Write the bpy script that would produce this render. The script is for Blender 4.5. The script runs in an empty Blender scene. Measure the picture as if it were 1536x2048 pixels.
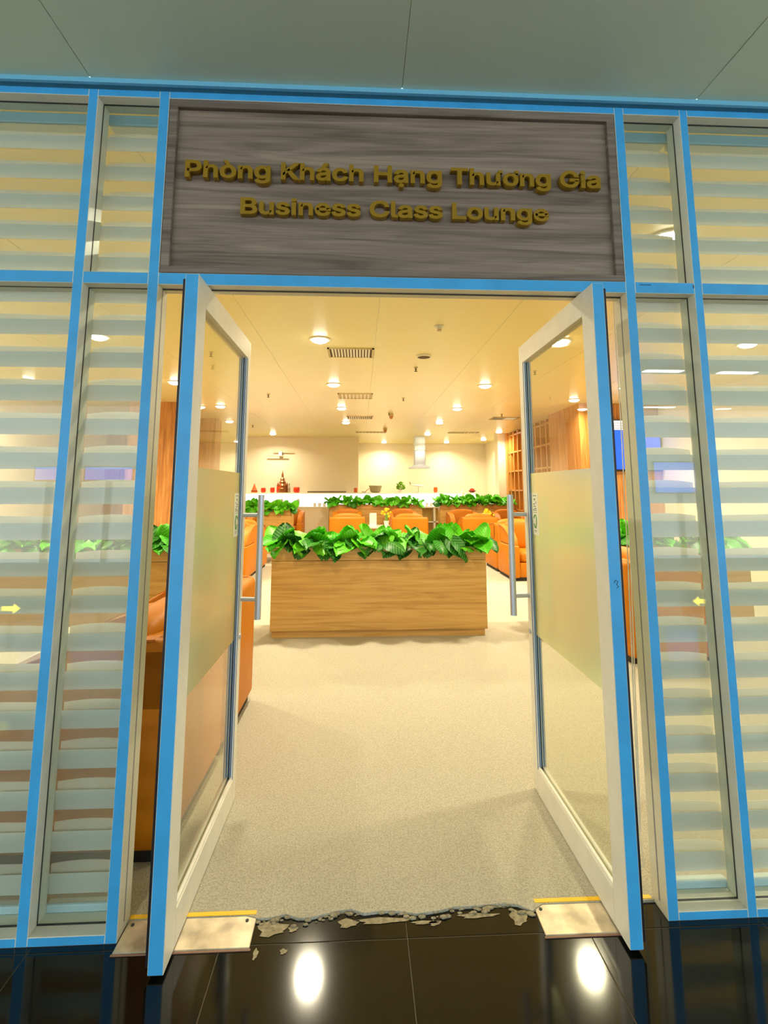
import bpy, bmesh, math, random, os
from mathutils import Vector, Matrix
C = bpy.context.scene.collection
SC = bpy.context.scene
PI = math.pi
random.seed(7)

# ------------------------------------------------------------------ camera
FPX, CYPX = 1015.78, 839.33
cam_d = bpy.data.cameras.new('camera'); cam = bpy.data.objects.new('camera', cam_d); C.objects.link(cam)
cam_d.sensor_fit = 'HORIZONTAL'; cam_d.sensor_width = 36.0
cam_d.lens = FPX * 36.0 / 1536.0
cam_d.shift_y = -(1024.0 - CYPX) / 1536.0
cam_d.clip_start = 0.05
pitch, yaw = 0.1350, -0.0472
F = Vector((-math.sin(yaw) * math.cos(pitch), math.cos(yaw) * math.cos(pitch), math.sin(pitch)))
R = Vector((math.cos(yaw), math.sin(yaw), 0)); U = R.cross(F)
m = Matrix((R, U, -F)).transposed().to_4x4(); m.translation = (-0.0711, -1.9475, 1.5)
cam.matrix_world = m
SC.camera = cam
# ------------------------------------------------------------------ world, exposure
w = bpy.data.worlds.new('world'); SC.world = w; w.use_nodes = True
w.node_tree.nodes['Background'].inputs[0].default_value = (0.84, 0.95, 1.0, 1)
w.node_tree.nodes['Background'].inputs[1].default_value = 0.95
SC.view_settings.view_transform = 'Standard'; SC.view_settings.look = 'None'
SC.view_settings.exposure = 1.6; SC.view_settings.gamma = 1.0
SC.view_settings.use_curve_mapping = False
SC.cycles.max_bounces = 10; SC.cycles.transparent_max_bounces = 24
SC.cycles.sample_clamp_indirect = 6.0
SC.cycles.caustics_reflective = False; SC.cycles.caustics_refractive = False
LAMP_W = 17.5            # watts of every lounge downlight
LAMP_COL = (1.0, 0.90, 0.64)
ZC = 3.16                # ceiling height

# ------------------------------------------------------------------ materials
def s2l(c):
    return tuple(((v / 255) / 12.92 if v / 255 <= 0.04045 else ((v / 255 + 0.055) / 1.055) ** 2.4) for v in c) + (1,)
def mat(name, col, rough=0.5, metal=0.0, noise=0.0, nscale=30, bump=0.0, emit=None, estr=0, coat=0, stretch=None, col2=None):
    M = bpy.data.materials.new(name); M.use_nodes = True
    nt = M.node_tree; b = nt.nodes['Principled BSDF']
    c = s2l(col) if max(col) > 1.0 else tuple(col) + (1,)
    b.inputs['Base Color'].default_value = c
    b.inputs['Roughness'].default_value = rough; b.inputs['Metallic'].default_value = metal
    if coat: b.inputs['Coat Weight'].default_value = coat; b.inputs['Coat Roughness'].default_value = 0.1
    if emit: b.inputs['Emission Color'].default_value = tuple(emit) + (1,); b.inputs['Emission Strength'].default_value = estr
    if noise or bump:
        tc = nt.nodes.new('ShaderNodeTexCoord'); mp = nt.nodes.new('ShaderNodeMapping')
        nt.links.new(tc.outputs['Object'], mp.inputs[0])
        if stretch: mp.inputs['Scale'].default_value = stretch
        n = nt.nodes.new('ShaderNodeTexNoise'); n.inputs['Scale'].default_value = nscale; n.inputs['Detail'].default_value = 4
        nt.links.new(mp.outputs[0], n.inputs['Vector'])
        if noise:
            mx = nt.nodes.new('ShaderNodeMix'); mx.data_type = 'RGBA'
            c2 = s2l(col2) if col2 else tuple(v * (1 - noise) for v in c[:3]) + (1,)
            c1 = c if col2 else tuple(min(1, v * (1 + noise)) for v in c[:3]) + (1,)
            mx.inputs[6].default_value = c1; mx.inputs[7].default_value = c2
            rp = nt.nodes.new('ShaderNodeValToRGB'); rp.color_ramp.elements[0].position = .35; rp.color_ramp.elements[1].position = .65
            nt.links.new(n.outputs[0], rp.inputs[0]); nt.links.new(rp.outputs[0], mx.inputs[0]); nt.links.new(mx.outputs[2], b.inputs['Base Color'])
        if bump:
            bp = nt.nodes.new('ShaderNodeBump'); bp.inputs['Strength'].default_value = bump; bp.inputs['Distance'].default_value = .01
            nt.links.new(n.outputs[0], bp.inputs['Height']); nt.links.new(bp.outputs[0], b.inputs['Normal'])
    return M
def wood(name, ca, cb, cc, axis='x', scale=1.0, rough=0.45):
    """laminate with long streaks of grain running along an axis, with a few knots"""
    M = bpy.data.materials.new(name); M.use_nodes = True; nt = M.node_tree; L = nt.links
    b = nt.nodes['Principled BSDF']; b.inputs['Roughness'].default_value = rough
    tc = nt.nodes.new('ShaderNodeTexCoord'); mp = nt.nodes.new('ShaderNodeMapping')
    L.new(tc.outputs['Object'], mp.inputs[0])
    lo, hi = 0.9 * scale, 16 * scale
    mp.inputs['Scale'].default_value = (lo, hi, hi) if axis == 'x' else (hi, hi, lo)
    n1 = nt.nodes.new('ShaderNodeTexNoise'); n1.inputs['Scale'].default_value = 1.0; n1.inputs['Detail'].default_value = 6; n1.inputs['Distortion'].default_value = 1.4
    L.new(mp.outputs[0], n1.inputs['Vector'])
    mp2 = nt.nodes.new('ShaderNodeMapping'); L.new(tc.outputs['Object'], mp2.inputs[0])
    mp2.inputs['Scale'].default_value = (lo * 3, hi * 7, hi * 7) if axis == 'x' else (hi * 7, hi * 7, lo * 3)
    n2 = nt.nodes.new('ShaderNodeTexNoise'); n2.inputs['Scale'].default_value = 1.0; n2.inputs['Detail'].default_value = 3
    L.new(mp2.outputs[0], n2.inputs['Vector'])
    rp = nt.nodes.new('ShaderNodeValToRGB'); e = rp.color_ramp.elements
    e[0].position = .3; e[0].color = s2l(ca); e[1].position = .72; e[1].color = s2l(cc)
    k = e.new(.5); k.color = s2l(cb)
    ad = nt.nodes.new('ShaderNodeMath'); ad.operation = 'MULTIPLY_ADD'; ad.inputs[1].default_value = .35; 
    sb = nt.nodes.new('ShaderNodeMath'); sb.operation = 'SUBTRACT'; sb.inputs[1].default_value = .5
    L.new(n2.outputs[0], sb.inputs[0]); L.new(sb.outputs[0], ad.inputs[0]); L.new(n1.outputs[0], ad.inputs[2])
    L.new(ad.outputs[0], rp.inputs[0]); L.new(rp.outputs[0], b.inputs['Base Color'])
    return M
def glass(name, tint=(0.93, 0.97, 0.95), extra=0.0):
    M = bpy.data.materials.new(name); M.use_nodes = True; nt = M.node_tree; L = nt.links
    nt.nodes.remove(nt.nodes['Principled BSDF']); out = nt.nodes['Material Output']
    t = nt.nodes.new('ShaderNodeBsdfTransparent'); t.inputs[0].default_value = tint + (1,)
    g = nt.nodes.new('ShaderNodeBsdfGlossy'); g.inputs['Roughness'].default_value = 0.0; g.inputs[0].default_value = (1, 1, 1, 1)
    f = nt.nodes.new('ShaderNodeFresnel')
    ge = nt.nodes.new('ShaderNodeNewGeometry'); mr = nt.nodes.new('ShaderNodeMapRange')   # same ratio on both sides of the sheet
    mr.inputs['To Min'].default_value = 1.38; mr.inputs['To Max'].default_value = 1 / 1.38
    L.new(ge.outputs['Backfacing'], mr.inputs['Value']); L.new(mr.outputs[0], f.inputs[0])
    mx = nt.nodes.new('ShaderNodeMixShader')
    L.new(f.outputs[0], mx.inputs[0]); L.new(t.outputs[0], mx.inputs[1]); L.new(g.outputs[0], mx.inputs[2]); L.new(mx.outputs[0], out.inputs[0])
    return M
def fabric(name, col, trans, clear=0.0):
    """cloth lit from both sides; clear = see-through share of a sheer weave"""
    M = bpy.data.materials.new(name); M.use_nodes = True; nt = M.node_tree; L = nt.links
    nt.nodes.remove(nt.nodes['Principled BSDF']); out = nt.nodes['Material Output']
    d = nt.nodes.new('ShaderNodeBsdfDiffuse'); d.inputs[0].default_value = s2l(col)
    t = nt.nodes.new('ShaderNodeBsdfTranslucent'); t.inputs[0].default_value = s2l(col)
    mx = nt.nodes.new('ShaderNodeMixShader'); mx.inputs[0].default_value = trans
    L.new(d.outputs[0], mx.inputs[1]); L.new(t.outputs[0], mx.inputs[2])
    last = mx
    if clear:
        tr = nt.nodes.new('ShaderNodeBsdfTransparent'); m2 = nt.nodes.new('ShaderNodeMixShader'); m2.inputs[0].default_value = clear
        L.new(mx.outputs[0], m2.inputs[1]); L.new(tr.outputs[0], m2.inputs[2]); last = m2
    L.new(last.outputs[0], out.inputs[0])
    return M
def emis(name, col, strength):
    M = bpy.data.materials.new(name); M.use_nodes = True; nt = M.node_tree
    nt.nodes.remove(nt.nodes['Principled BSDF'])
    e = nt.nodes.new('ShaderNodeEmission'); e.inputs[0].default_value = tuple(col) + (1,); e.inputs[1].default_value = strength
    nt.links.new(e.outputs[0], nt.nodes['Material Output'].inputs[0]); return M

BLUE = mat('blue_film', (66, 168, 226), .42, noise=.06, nscale=9)
BLUE_EDGE = mat('blue_grey_face', (70, 125, 180), .35)  # blue-grey tone for stile and bead faces toward the corridor
CREAM = mat('pale_aluminium', (226, 221, 202), .38, metal=.0, noise=.03, nscale=14)
LIPBLUE = mat('pale_blue_trim', (120, 190, 220), .35)
GASKET = mat('dark_gasket', (40, 44, 46), .6)
GROOVE = mat('grey_groove', (140, 142, 150), .5)
BLACK = mat('black_seal', (14, 14, 22), .5)
CEILM = mat('corridor_ceiling_metal', (212, 224, 200), .32, noise=.02, nscale=3)
CEILIN = mat('lounge_ceiling_metal', (232, 218, 158), .33)
JOINT = mat('ceiling_joint', (240, 240, 222), .6)
WALLM = mat('lounge_wall_paint', (240, 228, 202), .6)
CARPET = mat('grey_beige_carpet', (188, 182, 164), .95, noise=.5, nscale=150, bump=.3, col2=(160, 152, 132))
GRANITE = mat('black_polished_granite', (16, 16, 13), .085, noise=.5, nscale=400)
GRANITE.node_tree.nodes['Principled BSDF'].inputs['Specular IOR Level'].default_value = .36
GROUT = mat('tile_grout', (92, 84, 62), .8)
DIRT = mat('screed_dirt', (150, 138, 110), .9, noise=.3, nscale=60, bump=.6)
STEEL = mat('brushed_steel', (196, 202, 214), .42, metal=.7)
PLATE = mat('scuffed_plate', (196, 182, 158), .42, metal=.6, noise=.3, nscale=12)
YELLOW = mat('yellow_tape', (250, 196, 10), .5)
OAK = wood('oak_laminate', (188, 142, 66), (210, 164, 86), (222, 180, 106), 'x')
OAKV = wood('oak_laminate_upright', (158, 98, 44), (192, 130, 66), (212, 156, 92), 'z')
ORANGEWOOD = wood('orange_wood_upright', (196, 128, 50), (216, 152, 72), (228, 172, 96), 'z')
SIGNW = wood('grey_brown_wood', (100, 85, 71), (134, 115, 98), (160, 141, 121), 'x', 1.2, .5)
SIGNF = wood('grey_brown_wood_frame', (92, 78, 66), (122, 106, 92), (146, 130, 112), 'x', 1.3, .5)
GOLD = mat('gold_letter_face', (160, 122, 20), .4, metal=.25)
LEATHER = mat('orange_leather', (196, 116, 4), .5, noise=.05, nscale=8, bump=.05)
LEATHER.node_tree.nodes['Principled BSDF'].inputs['Specular IOR Level'].default_value = .3
PIPING = mat('orange_piping', (176, 98, 8), .45)
BLACKBASE = mat('black_plinth', (22, 16, 12), .6)
LAMP = emis('lamp_glow', (1.0, .93, .78), 14)
WHITE = mat('white_paint', (235, 232, 220), .45)
WHITEGLOSS = mat('white_gloss', (240, 236, 224), .2)
BEIGE = mat('beige_cabinet', (226, 200, 146), .5)
BEIGED = mat('beige_cabinet_inside', (206, 170, 96), .55)
GREYVENT = mat('vent_metal', (196, 176, 122), .5)
DARKVENT = mat('vent_dark', (88, 72, 40), .8)
RED = mat('red_glass', (228, 60, 22), .25); AMBER = mat('amber_glass', (206, 96, 30), .3)
BRONZE = mat('bronze', (150, 92, 44), .35, metal=.4)
GREYBASKET = mat('woven_grey', (168, 150, 112), .8, bump=.4, nscale=60)
GLASS = glass('clear_glass')
GLASSD = glass('door_glass', (.95, .96, .90))
BAND = fabric('blind_cloth', (244, 242, 234), .54)
SHEER = fabric('blind_sheer', (240, 232, 214), .5, .80)
SOIL = mat('planter_soil', (48, 36, 24), .95)
BLUESCREEN = emis('blue_screen', (.02, .07, .62), 1.1)
HEADSCREEN = emis('pale_screen', (.75, .85, .8), 1.1)
BLACKPL = mat('black_plastic', (18, 18, 26), .4)
INK = mat('ink', (28, 40, 70), .6)
# frosted film: blurs and greens what lies behind it
def frosted():
    M = bpy.data.materials.new('frosted_film'); M.use_nodes = True; nt = M.node_tree; L = nt.links
    nt.nodes.remove(nt.nodes['Principled BSDF']); out = nt.nodes['Material Output']
    t = nt.nodes.new('ShaderNodeBsdfTranslucent'); t.inputs[0].default_value = s2l((250, 250, 208))
    r = nt.nodes.new('ShaderNodeBsdfRefraction'); r.inputs['Roughness'].default_value = .5; r.inputs['IOR'].default_value = 1.08; r.inputs[0].default_value = s2l((248, 250, 206))
    d = nt.nodes.new('ShaderNodeBsdfDiffuse'); d.inputs[0].default_value = s2l((240, 240, 196))
    a = nt.nodes.new('ShaderNodeMixShader'); a.inputs[0].default_value = .4
    b = nt.nodes.new('ShaderNodeMixShader'); b.inputs[0].default_value = .22
    L.new(t.outputs[0], a.inputs[1]); L.new(r.outputs[0], a.inputs[2]); L.new(a.outputs[0], b.inputs[1]); L.new(d.outputs[0], b.inputs[2]); L.new(b.outputs[0], out.inputs[0])
    return M
FROST = frosted()
def leafmat(name, ca, cb, vein):
    M = bpy.data.materials.new(name); M.use_nodes = True; nt = M.node_tree; L = nt.links
    b = nt.nodes['Principled BSDF']; b.inputs['Roughness'].default_value = .42
    tc = nt.nodes.new('ShaderNodeTexCoord'); sp = nt.nodes.new('ShaderNodeSeparateXYZ'); L.new(tc.outputs['Object'], sp.inputs[0])
    ab = nt.nodes.new('ShaderNodeMath'); ab.operation = 'ABSOLUTE'; L.new(sp.outputs[0], ab.inputs[0])
    s = nt.nodes.new('ShaderNodeMath'); s.operation = 'MULTIPLY_ADD'; s.inputs[1].default_value = -.8; L.new(ab.outputs[0], s.inputs[0]); L.new(sp.outputs[1], s.inputs[2])
    q = nt.nodes.new('ShaderNodeMath'); q.operation = 'MULTIPLY'; q.inputs[1].default_value = 160; L.new(s.outputs[0], q.inputs[0])
    si = nt.nodes.new('ShaderNodeMath'); si.operation = 'SINE'; L.new(q.outputs[0], si.inputs[0])
    gt = nt.nodes.new('ShaderNodeMath'); gt.operation = 'GREATER_THAN'; gt.inputs[1].default_value = .8; L.new(si.outputs[0], gt.inputs[0])
    lt = nt.nodes.new('ShaderNodeMath'); lt.operation = 'LESS_THAN'; lt.inputs[1].default_value = .0035; L.new(ab.outputs[0], lt.inputs[0])
    mxx = nt.nodes.new('ShaderNodeMath'); mxx.operation = 'MAXIMUM'; L.new(gt.outputs[0], mxx.inputs[0]); L.new(lt.outputs[0], mxx.inputs[1])
    half = nt.nodes.new('ShaderNodeMath'); half.operation = 'MULTIPLY'; half.inputs[1].default_value = .5; L.new(mxx.outputs[0], half.inputs[0])
    oi = nt.nodes.new('ShaderNodeObjectInfo')
    m1 = nt.nodes.new('ShaderNodeMix'); m1.data_type = 'RGBA'; m1.inputs[6].default_value = s2l(ca); m1.inputs[7].default_value = s2l(cb)
    L.new(oi.outputs['Random'], m1.inputs[0])
    m2 = nt.nodes.new('ShaderNodeMix'); m2.data_type = 'RGBA'; m2.inputs[7].default_value = s2l(vein); L.new(half.outputs[0], m2.inputs[0]); L.new(m1.outputs[2], m2.inputs[6])
    L.new(m2.outputs[2], b.inputs['Base Color'])
    tl = nt.nodes.new('ShaderNodeBsdfTranslucent'); L.new(m2.outputs[2], tl.inputs[0])
    ms = nt.nodes.new('ShaderNodeMixShader'); ms.inputs[0].default_value = .22; L.new(b.outputs[0], ms.inputs[1]); L.new(tl.outputs[0], ms.inputs[2])
    L.new(ms.outputs[0], nt.nodes['Material Output'].inputs[0])
    return M
LEAF = leafmat('leaf_green', (58, 190, 10), (112, 214, 26), (176, 236, 90))
LEAFD = leafmat('leaf_dark_green', (20, 104, 14), (44, 140, 26), (150, 205, 110))
STALK = mat('leaf_stalk', (120, 160, 60), .6)
FLOWER = mat('yellow_petal', (246, 214, 20), .6)

# ------------------------------------------------------------------ mesh helpers
def new_mesh(bm, name, mats, smooth=False):
    bmesh.ops.recalc_face_normals(bm, faces=bm.faces)
    me = bpy.data.meshes.new(name); bm.to_mesh(me); bm.free()
    for k in (mats if isinstance(mats, (list, tuple)) else [mats]): me.materials.append(k)
    if smooth:
        for p in me.polygons: p.use_smooth = True
        try: me.set_sharp_from_angle(angle=math.radians(38))
        except Exception: pass
    return me
def obj(name, bm, mats, parent=None, smooth=False, loc=None, rot=None):
    me = bm if isinstance(bm, bpy.types.Mesh) else new_mesh(bm, name, mats, smooth)
    o = bpy.data.objects.new(name, me); C.objects.link(o)
    if parent: o.parent = parent
    if loc: o.location = loc
    if rot: o.rotation_euler = rot
    return o
def bx(bm, x0, x1, y0, y1, z0, z1, bev=0.0, seg=2, front=None):
    """axis box; front = material index for the face that looks toward -y"""
    if x1 < x0: x0, x1 = x1, x0
    t = bmesh.new(); bmesh.ops.create_cube(t, size=1)
    for v in t.verts:
        v.co = Vector((x0 + (v.co.x + .5) * (x1 - x0), y0 + (v.co.y + .5) * (y1 - y0), z0 + (v.co.z + .5) * (z1 - z0)))
    t.normal_update()
    if front is not None:
        for f in t.faces:
            if f.normal.y < -.9: f.material_index = front
    if bev: bmesh.ops.bevel(t, geom=t.edges[:], offset=bev, segments=seg, affect='EDGES', profile=.5)
    merge(bm, t); return bm
def merge(bm, t, M=None):
    me = bpy.data.meshes.new('tmp'); t.to_mesh(me); t.free()
    if M is not None: me.transform(M)
    bm.from_mesh(me); bpy.data.meshes.remove(me)
def box(*a, **k): return bx(bmesh.new(), *a, **k)
def lathe(prof, n=24, center=(0, 0, 0), bm=None):
    bm = bm or bmesh.new(); rings = []
    for r, z in prof:
        rings.append([bm.verts.new((center[0] + r * math.cos(2 * PI * i / n), center[1] + r * math.sin(2 * PI * i / n), center[2] + z)) for i in range(n)])
    for a, b in zip(rings, rings[1:]):
        for i in range(n): bm.faces.new((a[i], a[(i + 1) % n], b[(i + 1) % n], b[i]))
    if prof[0][0] > 1e-5: bm.faces.new(list(reversed(rings[0])))
    if prof[-1][0] > 1e-5: bm.faces.new(rings[-1])
    bmesh.ops.remove_doubles(bm, verts=bm.verts, dist=1e-5)
    return bm
def tube(pts, r, n=8, bm=None):
    bm = bm or bmesh.new(); rings = []
    pts = [Vector(p) for p in pts]
    for i, p in enumerate(pts):
        d = (pts[min(i + 1, len(pts) - 1)] - pts[max(i - 1, 0)]).normalized()
        a = Vector((0, 0, 1)) if abs(d.z) < .9 else Vector((1, 0, 0))
        u = d.cross(a).normalized(); v = d.cross(u)
        rr = r[i] if isinstance(r, (list, tuple)) else r
        rings.append([bm.verts.new(p + (u * math.cos(2 * PI * k / n) + v * math.sin(2 * PI * k / n)) * rr) for k in range(n)])
    for a, b in zip(rings, rings[1:]):
        for k in range(n): bm.faces.new((a[k], a[(k + 1) % n], b[(k + 1) % n], b[k]))
    bm.faces.new(rings[0]); bm.faces.new(list(reversed(rings[-1])))
    return bm
def prism(prof, a0, a1, axis='x', bm=None, bev=0):
    """extrude a 2D outline (p,q) along an axis: x -> (y,z), y -> (x,z), z -> (x,y)"""
    t = bmesh.new()
    def P(p, a):
        return (a, p[0], p[1]) if axis == 'x' else ((p[0], a, p[1]) if axis == 'y' else (p[0], p[1], a))
    A = [t.verts.new(P(p, a0)) for p in prof]; B = [t.verts.new(P(p, a1)) for p in prof]
    n = len(prof)
    for i in range(n): t.faces.new((A[i], A[(i + 1) % n], B[(i + 1) % n], B[i]))
    fa = t.faces.new(A); fb = t.faces.new(list(reversed(B)))
    if bev: bmesh.ops.bevel(t, geom=list(fa.edges) + list(fb.edges), offset=bev, segments=2, affect='EDGES', profile=.5)
    bm = bm or bmesh.new(); merge(bm, t); return bm
def cushion(sx, sy, sz, puff=.25, n=6):
    """soft pillow block, centred on x and y, base at z 0"""
    bm = bmesh.new(); bmesh.ops.create_cube(bm, size=1)
    bmesh.ops.subdivide_edges(bm, edges=bm.edges[:], cuts=n, use_grid_fill=True)
    for v in bm.verts:
        p = v.co * 2
        q = Vector((p.x, p.y, p.z)); e = 5.0
        l = (abs(q.x) ** e + abs(q.y) ** e + abs(q.z) ** e) ** (1 / e)
        q = q / l
        v.co = Vector((q.x * sx / 2, q.y * sy / 2, sz / 2 + q.z * sz / 2 * (1 + puff * .3 * (1 - p.x * p.x) * (1 - p.y * p.y))))
    return bm
def tag(o, label=None, cat=None, group=None, kind=None):
    if label: o['label'] = label
    if cat: o['category'] = cat
    if group: o['group'] = group
    if kind: o['kind'] = kind
    return o
def thing(name, label, cat, loc=(0, 0, 0), rz=0, group=None, kind=None):
    o = bpy.data.objects.new(name, None); C.objects.link(o); o.empty_display_size = .1
    o.location = loc; o.rotation_euler = (0, 0, rz)
    return tag(o, label, cat, group, kind)
def dup(root, loc, rz, label, group=None):
    r = root.copy(); C.objects.link(r); r.location = loc; r.rotation_euler = (0, 0, rz); r['label'] = label
    if group: r['group'] = group
    for ch in list(root.children):
        c = ch.copy(); C.objects.link(c); c.parent = r
        for g in list(ch.children):
            d = g.copy(); C.objects.link(d); d.parent = c
    return r
def ordinal(i, n):
    if i == 0: return 'leftmost'
    if i == n - 1: return 'rightmost'
    return ('second', 'third', 'fourth', 'fifth', 'sixth', 'seventh', 'eighth', 'ninth', 'tenth')[i - 1] + ' from left'

# ================================================================== STRUCTURE
# ---- lounge floor: carpet with a frayed front edge
fl = thing('floor', 'grey beige carpet over the lounge floor, frayed along the threshold', 'floor', kind='structure')
bm = bmesh.new()
NX = 260; xs = [-6 + 12 * i / NX for i in range(NX + 1)]
def frn(x):
    y = .085
    if -.42 < x < .57: y = .082 + .02 * math.sin(x * 9) * math.sin(x * 23 + 1) + random.uniform(-.008, .008)
    return y
fr = [frn(x) for x in xs]
top = [[bm.verts.new((x, yy, .008)) for x, yy in zip(xs, fr)], [bm.verts.new((x, .3, .008)) for x in xs], [bm.verts.new((x, 17.2, .008)) for x in xs]]
low = [bm.verts.new((x, yy - .002, .0)) for x, yy in zip(xs, fr)]
for r0, r1 in ((low, top[0]), (top[0], top[1]), (top[1], top[2])):
    for i in range(NX): bm.faces.new((r0[i], r0[i + 1], r1[i + 1], r1[i]))
obj('carpet', bm, CARPET, fl)
obj('screed', box(-6, 6, .05, 17.2, -.2, -.001), DIRT, fl)
bm = bmesh.new()                                   # torn carpet threads and crumbs along the edge
for k in range(90):
    x = random.uniform(-.42, .57); y = frn(x) - random.uniform(.0, .03); s = random.uniform(.003, .011)
    t = bmesh.new(); bmesh.ops.create_icosphere(t, subdivisions=1, radius=s)
    merge(bm, t, Matrix.Translation((x, y, s * .3)) @ Matrix.Diagonal((1.5, .8, .5, 1)))
tag(obj('carpet_crumbs', bm, DIRT, fl), kind='stuff')
# ---- corridor floor: polished black granite tiles
ft = thing('floor', 'polished black granite tile floor of the corridor in front of the doors', 'floor', kind='structure')
obj('grout_bed', box(-9, 9, -9, .09, -.2, -.0015), GROUT, ft)
TW = .622
tm = {}
ys = [.088, -.024] + [-.024 - .6 * k for k in range(1, 9)]
for r in range(len(ys) - 1):
    y1, y0 = ys[r], ys[r + 1]
    key = round(y1 - y0, 3)
    if key not in tm: tm[key] = new_mesh(box(-TW / 2 + .0012, TW / 2 - .0012, .0012, key - .0012, -.02, 0, bev=.0012, seg=1), 'tile', GRANITE)
    for c in range(-7, 7):
        obj('tile', tm[key], None, ft, loc=(.099 + TW * c + TW / 2, y0, random.uniform(-.0004, 0)))
# mortar smears left on the tiles
bm = bmesh.new()
for (x, y, rx, ry) in ((.03, .05, .10, .012), (-.10, .045, .035, .018), (.17, .035, .05, .007), (.2, .03, .02, .01), (-.29, .03, .016, .012), (-.31, -.055, .012, .010), (-.36, .035, .05, .03), (-.40, -.06, .008, .02), (.36, .055, .07, .01), (.5, .04, .03, .03)):
    vs = [bm.verts.new((x + rx * (1 + .3 * math.sin(5 * a)) * math.cos(a), y + ry * (1 + .3 * math.cos(3 * a)) * math.sin(a), .0012)) for a in [2 * PI * k / 14 for k in range(14)]]
    bm.faces.new(vs)
tag(obj('mortar_smears', bm, DIRT, ft), kind='stuff')

# ---- ceilings of metal panels
def panel_ceiling(label, x_edges, y_edges, material, z0):
    c = thing('ceiling', label, 'ceiling', kind='structure')
    obj('backing', box(x_edges[0], x_edges[-1], y_edges[0], y_edges[-1], z0 + .004, z0 + .1), JOINT, c)
    cache = {}
    for a, b in zip(x_edges, x_edges[1:]):
        for p, q in zip(y_edges, y_edges[1:]):
            k = (round(b - a, 3), round(q - p, 3))
            if k not in cache: cache[k] = new_mesh(box(.0025, k[0] - .0025, .0008, k[1] - .0008, 0, .004, bev=.0012, seg=1), 'panel', material)
            obj('panel', cache[k], None, c, loc=(a, p, z0))
    return c
xe = [-6.27, -4.995, -3.724, -2.452, -1.18, .095, 1.367, 2.639, 3.911, 5.183, 6.2]
panel_ceiling('grey green metal panel ceiling of the corridor above the doors', [-8.8, -7.54] + xe[:-1] + [6.455, 7.73, 9.0], [-8.4, -5.6, -2.8, -.03], CEILM, ZC)
panel_ceiling('cream glossy metal panel ceiling of the lounge', xe, [.1 + 1.9 * k for k in range(10)], CEILIN, ZC)
# ---- walls of the lounge
tag(obj('wall_left', box(-6.2, -6, .1, 17.2, 0, ZC), WALLM), 'cream side wall of the lounge behind the left blinds', 'wall', kind='structure')
tag(obj('wall_right', box(5.8, 6, .1, 13.5, 0, ZC), WALLM), 'cream side wall of the lounge behind the wooden lattice', 'wall', kind='structure')
tag(obj('wall_back', box(-6, -.12, 14.45, 17.2, 0, ZC), WALLM), 'cream projecting back wall behind the left half of the bar', 'wall', kind='structure')
tag(obj('wall_back', box(-.12, 6, 16.9, 17.2, 0, ZC), WALLM), 'cream recessed back wall behind the steel extractor hood', 'wall', kind='structure')
wr = thing('wall_right', 'white return wall at the far right beside the wooden lattice', 'wall', kind='structure')
obj('plaster', bx(bx(box(4.62, 4.8, 13.3, 14.1, 0, ZC), 4.62, 4.8, 15.1, 16.9, 0, ZC), 4.62, 4.8, 14.1, 15.1, 2.25, ZC), WALLM, wr)
obj('corner_pier', box(4.12, 4.4, 13.3, 13.7, 0, ZC), WALLM, wr)
obj('nib', box(4.4, 6, 13.35, 13.5, 0, ZC), WALLM, wr)
obj('passage_back', box(5.8, 6, 13.5, 16.9, 0, ZC), BEIGE, wr)
d3 = thing('door_3', 'open tan door leaf in the far right white wall', 'door', (4.66, 15.08, 0), kind='structure')
obj('leaf', box(0, .8, -.045, 0, .01, 2.2, bev=.004), BEIGED, d3)
obj('handle', tube([(.72, -.05, 1.02), (.72, -.09, 1.02), (.6, -.09, 1.02)], .01), STEEL, d3)
for sx, lab in ((-1, 'plain wall stretch beyond the left blinds'), (1, 'plain wall stretch beyond the right blinds')):
    a = (3.2, 6.2) if sx > 0 else (-6.2, -3.2)
    tag(obj('wall_front', box(a[0], a[1], .0, .1, 0, ZC), WALLM), lab, 'wall', kind='structure')
# ---- glazed partition: mullions, transoms, rails
P = {1: (-1.1965, -1.1586), 2: (-.9089, -.8691), 3: (1.017, 1.0562), 4: (1.307, 1.3409)}
ZT, ZT2, ZTOP = 2.297, 2.345, 3.104
part = thing('trim_1', 'blue filmed aluminium frame of the glazed front around the doors', 'partition frame', kind='structure')
def member(name, x0, x1, z0, z1, y1=.1):
    return obj(name, box(x0, x1, 0, y1, z0, z1, bev=.0015, seg=1, front=1), [CREAM, BLUE], part)
for k, (a, b) in P.items():
    mu = member('mullion', a, b, 0, 3.135)
    bm = bmesh.new()
    for x in (a - .0008, b - .0002): bx(bm, x, x + .001, .046, .053, .03, 3.1)
    obj('gasket', bm, GROOVE if k in (2, 3) else GASKET, mu)
for a in (-3.2, 3.16): member('mullion', a, a + .04, 0, 3.135)
spans = [(-3.16, P[1][0]), (P[1][1], P[2][0]), (P[3][1], P[4][0]), (P[4][1], 3.16)]
for a, b in spans:
    tr = member('transom', a, b, ZT, ZT2)
    obj('gasket', box(a, b, .046, .054, ZT - .0012, ZT), GASKET, tr)
    tr = member('top_rail', a, b, ZTOP, 3.135)
    obj('gasket', box(a, b, .046, .054, ZTOP - .0012, ZTOP), GASKET, tr)
    sr = member('sill_rail', a, b, 0, .028)
    obj('gasket', box(a, b, .046, .054, .028, .0292), GASKET, sr)
hd = member('door_header', P[2][1], P[3][0], ZT, ZT2, .1)
obj('gasket', box(P[2][1], P[3][0], .046, .056, ZT - .003, ZT), GASKET, hd)
member('top_rail', P[2][1], P[3][0], 3.104, 3.135)
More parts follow.
